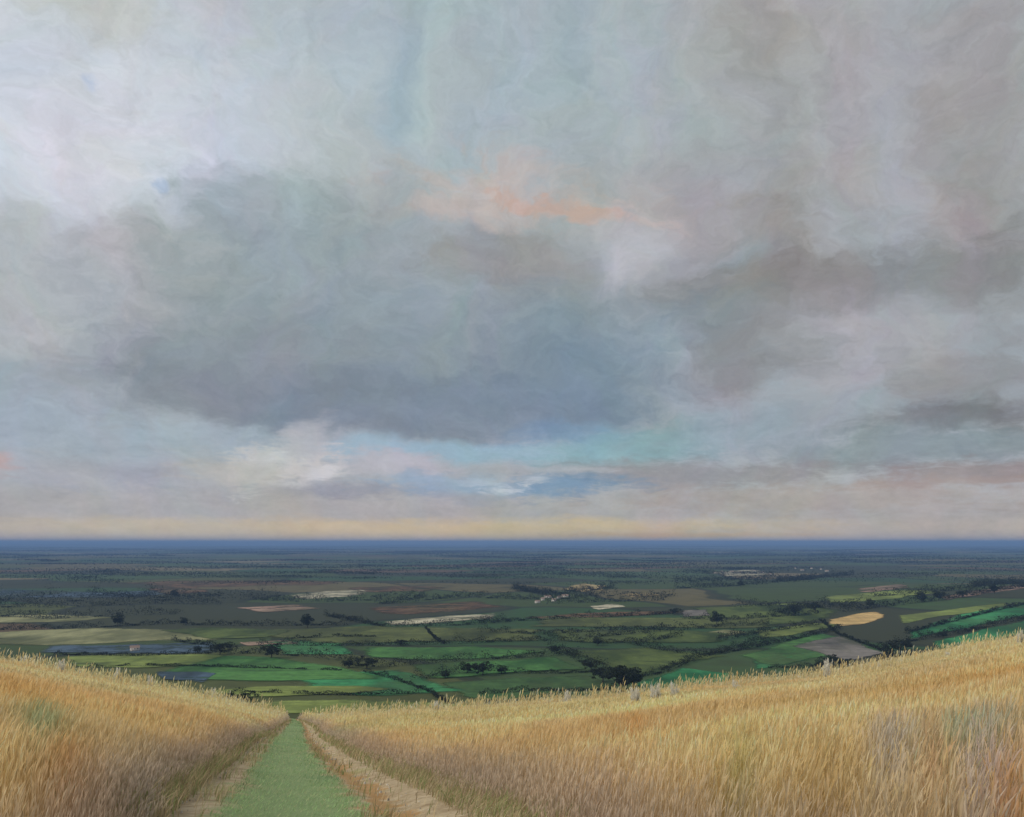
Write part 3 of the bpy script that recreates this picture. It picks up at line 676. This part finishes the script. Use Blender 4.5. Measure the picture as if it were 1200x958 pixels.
# patches of differently coloured plants: centre pixel, half sizes as share of distance, colour, strength
PT = [(30, 900, .12, .5, (.80, .56, .24), .45), (150, 860, .06, .25, (.80, .60, .32), .4), (45, 835, .030, .3, (.26, .42, .24), .75), (75, 875, .035, .3, (.66, .34, .09), .7), (112, 905, .03, .3, (.78, .54, .28), .5),
      (20, 810, .05, .3, (.66, .40, .12), .55), (230, 800, .03, .2, (.42, .46, .22), .6), (175, 900, .03, .3, (.42, .44, .36), .6),
      (1150, 790, .12, .22, (.62, .34, .09), .65), (1040, 860, .03, .3, (.52, .48, .44), .8), (1150, 885, .035, .35, (.56, .50, .50), .85),
      (1180, 925, .03, .3, (.56, .28, .10), .75), (1130, 840, .05, .1, (.32, .48, .34), .6), (1085, 870, .012, .3, (.58, .36, .20), .7), (860, 880, .022, .4, (.40, .42, .14), .6),
      (740, 850, .012, .15, (.66, .34, .09), .8), (700, 900, .05, .3, (.62, .47, .32), .5), (500, 830, .08, .1, (.42, .52, .26), .65), (980, 820, .2, .15, (.46, .37, .13), .5),
      (800, 910, .05, .4, (.62, .45, .20), .4), (960, 900, .05, .3, (.52, .40, .14), .4), (960, 930, .03, .3, (.50, .29, .10), .5), (640, 850, .03, .2, (.66, .52, .30), .5)]
PTW = [(*hpt(a, c), w, l, np.array(col), st) for a, c, w, l, col, st in PT]
def straw_colour(x, y, n):
    base = STRAW[rng.choice(6, n, p=[.28, .24, .16, .12, .12, .08])]
    f = fbm(x, y, .10, 3); f2 = fbm(x, y, .45, 9)
    base = base * .5 + np.array((.82, .63, .32)) * .5
    c = base * 1.10 * (1 + .22 * f + .18 * f2 + .12 * fbm(x, y, 1.5, 12) + rng.normal(0, .06, n))[:, None]
    o = np.clip(fbm(x, y, .13, 21) - .15, 0, .9)[:, None]; c = c * (1 - o) + np.array((.72, .46, .18)) * o
    g = np.clip(fbm(x, y, .11, 33) - .25, 0, .8)[:, None]; c = c * (1 - g) + np.array((.34, .40, .16)) * g
    for (cx, cy, w, l, col, st) in PTW:
        uu = (x / np.maximum(y, 1) - cx / cy) / w; vv = (np.log(np.maximum(y, 1)) - math.log(cy)) / l
        k = (st * np.exp(-(uu ** 2 + vv ** 2)))[:, None] * (rng.random(n)[:, None] < .85); c = c * (1 - k) + col * k
    k = (np.clip((y - 62) / 45, 0, 1) * np.clip(.45 + .5 * fbm(x, y, .16, 44), 0, .85))[:, None]; c = c * (1 - k) + np.array((.52, .52, .30)) * k
    k = ((rng.random(n) < .10) * np.clip((y - 40) / 60, 0, 1))[:, None] * .8; c = c * (1 - k) + np.array((.85, .80, .68)) * k
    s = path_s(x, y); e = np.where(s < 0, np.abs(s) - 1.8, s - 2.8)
    k = (np.exp(-(e / np.where(s < 0, .65, 1.15)) ** 2) * .75)[:, None]; c = c * (1 - k) + np.array((.46, .37, .32)) * k  # shade on the crop faces beside the track, put into the stalk colour
    return np.clip(c, .02, .85)
def blades(x, y, h, w, col, lean=.18, ear=True, base=None):
    n = len(x); z = ground(x, y) if base is None else base
    th = rng.uniform(0, 2 * math.pi, n); fx, fy = np.cos(th), np.sin(th)
    la = rng.normal(.4, 1.2, n) * .5; lx = h * lean * (np.cos(la) * .8 + rng.normal(0, .55, n)); ly = h * lean * rng.normal(0, .7, n)
    P = lambda t, k: np.stack([x + lx * t ** 1.8, y + ly * t ** 1.8, z - .03 + h * t * (1 - .04 * k)], 1)
    S_ = np.stack([fx, fy, np.zeros(n)], 1) * w[:, None]
    if ear:
        a, m, c_, e1, tp = P(0, 0), P(.45, 0), P(.74, 0), P(.88, 0), P(1.0, 1)
        ew = rng.uniform(1.4, 2.2, n)[:, None]
        V = np.stack([a - S_, a + S_, m - S_ * .8, m + S_ * .8, c_ - S_ * .5, c_ + S_ * .5, e1 - S_ * ew, e1 + S_ * ew, tp - S_ * .3, tp + S_ * .3], 1); k = 10
    else:
        a, m, tp = P(0, 0), P(.55, 0), P(1.0, 1)
        V = np.stack([a - S_, a + S_, m - S_ * .8, m + S_ * .8, tp - S_ * .1, tp + S_ * .1], 1); k = 6
    b0 = np.arange(n)[:, None] * k
    F = np.concatenate([b0 + np.array([[i, i + 1, i + 3, i + 2]]) for i in range(0, k - 2, 2)], 1).reshape(-1, 4)
    cc = np.repeat(col[:, None, :], k, 1)
    if ear: cc[:, 6:, :] = np.clip(cc[:, 6:, :] * 1.18 + .03, 0, .9)
    return V.reshape(-1, 3), F, cc.reshape(-1, 3)
def join(parts):
    V, F, C = [], [], []; o = 0
    for v, f, c in parts: V.append(v); F.append(f + o); C.append(c); o += len(v)
    return np.concatenate(V), np.concatenate(F), np.concatenate(C)
def scatter(y0, y1, dens, half=.68, extra=2.5):
    A = (y1 - y0) * (half * (y0 + y1) + 2 * extra); n = int(A * dens * 1.0)
    y = np.sqrt(rng.uniform(y0 ** 2, y1 ** 2, n)) if y0 > 3 else rng.uniform(y0, y1, n)
    x = rng.uniform(-1, 1, n) * (half * y + extra); return x, y
def crop_h(x, y):
    s = path_s(x, y); e = np.where(s < 0, -s - 1.6, s - 2.75)
    return e, np.clip(.30 + .62 * (1 - np.exp(-np.maximum(e, 0) / .9)), 0, .92)
parts = []
for y0, y1, dens, ws, hs in ((1.2, 9, 1000, .0032, 1), (9, 18, 560, .0048, 1), (18, 34, 240, .008, 1), (34, 62, 80, .014, 1.0), (62, 100, 34, .023, 1.0), (100, 146, 22, .034, 1.05)):
    x, y = scatter(y0, y1, dens)
    e, h = crop_h(x, y)
    e = e + .35 * fbm(x, y, 1.1, 55)
    rr = np.hypot(x, y)
    clump = fbm(x, y, 1.6, 71)
    keep = (e > 0) & (rr > 2.6) & (rng.random(len(x)) < .72 + .4 * clump)
    x, y, h = x[keep], y[keep], h[keep]; n = len(x)
    h = h * rng.uniform(.68, 1.12, n) * hs * (1 + .16 * fbm(x, y, .5, 81))
    tall = (rng.random(n) < .09 * np.clip(.6 + fbm(x, y, .6, 17), 0, 1.5) * np.clip((y - 40) / 50, 0, 1)); h = np.where(tall, h * rng.uniform(1.2, 2.3, n), h); h = h * (1 + .55 * np.clip((y - 55) / 50, 0, 1) * fbm(x, y, .35, 91))
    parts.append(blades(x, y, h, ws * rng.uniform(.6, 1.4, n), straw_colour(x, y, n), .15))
V, F, Cc = join(parts)
print('crop verts', len(V))
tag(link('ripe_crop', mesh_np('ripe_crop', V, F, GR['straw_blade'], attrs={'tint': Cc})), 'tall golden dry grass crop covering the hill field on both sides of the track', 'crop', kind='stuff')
# low growth: verges and under-grass of the crop edge
parts = []
for y0, y1, dens, ws in ((9, 20, 900, .006), (20, 45, 260, .012), (45, 120, 45, .03)):
    n = int((y1 - y0) * 6.3 * dens * .55); y = rng.uniform(y0, y1, n); s = rng.uniform(-2.6, 3.4, n); x = path_x(y) + s * shrink(y)
    q = fbm(x, y, 1.2, 15); mid = (np.abs(s - .1) + .30 * q) < .98
    edge_ = (((s < -1.35) | (s > 2.2)) & (rng.random(n) < .6)) | ((np.abs(s - .1) < 1.35) & (q > .1) & (rng.random(n) < .35))
    stray = rng.random(n) < .03
    keep = mid | edge_ | stray; x, y, s, q, mid = x[keep], y[keep], s[keep], q[keep], mid[keep]; n = len(x)
    gcol = np.array((.33, .47, .22)) * (1 + .40 * fbm(x, y, .55, 77)[:, None] + .3 * q[:, None] + rng.normal(0, .18, (n, 1))); k2 = (rng.random(n) < .22)[:, None]; gcol = np.where(k2, np.array((.58, .57, .32)), gcol)
    k3 = np.clip(fbm(x, y, .35, 5), 0, 1)[:, None] * .7; gcol = gcol * (1 - k3) + np.array((.24, .48, .30)) * k3
    scol = np.array((.50, .40, .24)) * (1 + rng.normal(0, .2, (n, 1))); scol = np.where((rng.random(n) < .35)[:, None], np.array((.30, .34, .14)), scol)
    col = np.clip(np.where(mid[:, None], gcol, scol), .02, .8)
    h = np.where(mid, rng.uniform(.04, .12, n), rng.uniform(.08, .30, n))
    parts.append(blades(x, y, h, ws * rng.uniform(.6, 1.4, n), col, .5, ear=False, base=ground(x, y) + .12))
V, F, Cc = join(parts)
tag(link('track_grass', mesh_np('track_grass', V, F, GR['green_blade'], attrs={'tint': Cc})), 'short green turf growing down the middle of the track with dry tufts along its edges', 'grass', kind='stuff')

# crumbs of chalk and flint lying on the bare strips
n = 900; y = 9 + 60 * rng.random(n) ** 1.7; s_ = np.where(rng.random(n) < .4, rng.normal(-1.3, .28, n), rng.normal(1.8, .45, n)); x = path_x(y) + s_ * shrink(y)
z = ground(x, y) + .095; q = .005 + .02 * rng.random(n) ** 3 * (1 + y / 60)
th = rng.uniform(0, 6.28, n); base = np.array([(1, 0, 0), (0, 1, 0), (-1, 0, 0), (0, -1, 0)], float)
ct, st_ = np.cos(th), np.sin(th); Vs = np.zeros((n, 8, 3))
for k_ in range(4):
    a_, c_ = base[k_, 0], base[k_, 1]; rr_ = q * rng.uniform(.7, 1.3, n)
    Vs[:, k_] = np.stack([x + rr_ * (a_ * ct - c_ * st_), y + rr_ * (a_ * st_ + c_ * ct), z - .02], 1)
    Vs[:, k_ + 4] = np.stack([x + .6 * rr_ * (a_ * ct - c_ * st_), y + .6 * rr_ * (a_ * st_ + c_ * ct), z + q * rng.uniform(.3, .9, n)], 1)
fb = np.array([(4, 5, 6, 7), (0, 1, 5, 4), (1, 2, 6, 5), (2, 3, 7, 6), (3, 0, 4, 7)])
Fs = (np.arange(n)[:, None, None] * 8 + fb).reshape(-1, 4); cs = np.repeat(np.array([(.50, .44, .36)]) * rng.uniform(.45, 1.3, (n, 1)), 8, 0)
b = MatB('pebble'); PEB = b.diffuse(b.attr('tint').outputs[0])
tag(link('pebbles', mesh_np('pebbles', Vs.reshape(-1, 3), Fs, PEB, attrs={'tint': cs})), 'small stones and crumbs scattered on the bare edges of the track', 'gravel', kind='stuff')

# pale plumes standing above the crop
b = MatB('plume'); PLM = b.diffuse(b.attr('tint').outputs[0], transl=.4, rough=.8)
def plume_mesh(seed):
    r = np.random.default_rng(seed); n = 26; a = r.uniform(0, 6.28, n); rad = r.uniform(0, .16, n); x0, y0 = np.cos(a) * rad, np.sin(a) * rad
    H = r.uniform(.9, 1.7, n); st, pl = [], []
    def rib(p, q, w0, w1, out):
        d = np.array([math.cos(r.uniform(0, 6.28)), math.sin(r.uniform(0, 6.28)), 0]); s = sum(len(v) for v in out[0]) ; out[0].append(np.array([p - d * w0, p + d * w0, q + d * w1, q - d * w1])); out[1].append([s, s + 1, s + 2, s + 3])
    so, po = ([], []), ([], [])
    for i in range(n):
        p = np.array([x0[i], y0[i], 0]); lean = np.array([math.cos(a[i]), math.sin(a[i]), 0]) * r.uniform(.05, .35); q = p + lean + np.array([0, 0, H[i]])
        rib(p, q, .012, .008, so)
        for k in range(110):
            t = r.uniform(.52, 1.08); c = p + (q - p) * t; o = r.normal(0, .075 * (1.15 - abs(t - .8) * 1.5), 3); rib(c, c + o + np.array([0, 0, .09]), .016, .006, po)
    return so, po
PM = []
for sd_ in range(4):
    so, po = plume_mesh(200 + sd_)
    def mk(o, nm, c):
        V = np.concatenate(o[0]); col = np.repeat(np.array([c]), len(V), 0) * (1 + rng.normal(0, .06, (len(V), 1))); return mesh_np(nm, V, np.array(o[1]), PLM, attrs={'tint': np.clip(col, 0, .9)})
    PM.append((mk(so, 'stems', (.55, .47, .30)), mk(po, 'plumes', (.88, .85, .77))))
PL = [('white plumed grass tuft at the far left of the crop skyline', 28, 782, .9), ('broad white tuft above the green streak at left', 72, 792, 1.0), ('white tuft left of the twin white tufts', 118, 794, .8),
      ('left of the twin white tufts on the left skyline', 138, 800, 1.2), ('right of the twin white tufts on the left skyline', 176, 808, 1.1), ('slender white tuft on the left slope', 250, 822, 1.1),
      ('short white tuft above the path on the left', 205, 813, .7), ('small white tuft beside the path head', 306, 834, .7), ('small white tuft just right of the path head', 512, 836, .9),
      ('tall white tuft in the middle of the skyline', 665, 828, .9), ('white tuft below the biggest tree', 745, 828, .8), ('leaning white tuft right of the biggest tree', 790, 820, .8),
      ('small white tuft right of the leaning one', 768, 824, .8), ('pale tuft in front of the humped bush', 970, 798, 1.3), ('short pale tuft on the right skyline', 1110, 772, .7),
      ('thin pale tuft between the centre and right tufts', 862, 812, .7), ('white tuft at the right edge of the crop', 1196, 758, 1.1), ('faint pale tuft near the right edge', 1030, 786, .7)]
for i, (lab, px, py, s) in enumerate(PL):
    x, y = hpt(px, py, .55); e = bpy.data.objects.new('plume_grass', None); COL.objects.link(e); e.empty_display_size = .1
    e.location = (x, y, float(ground(x, y))); e.scale = (s * .8, s * .8, s * 1.05); e.rotation_euler = (0, 0, random.uniform(0, 6))
    link('stems', PM[i % 4][0], e); link('plumes', PM[i % 4][1], e); tag(e, lab, 'grass tuft', 'white plumed grass tufts along the crop skyline')
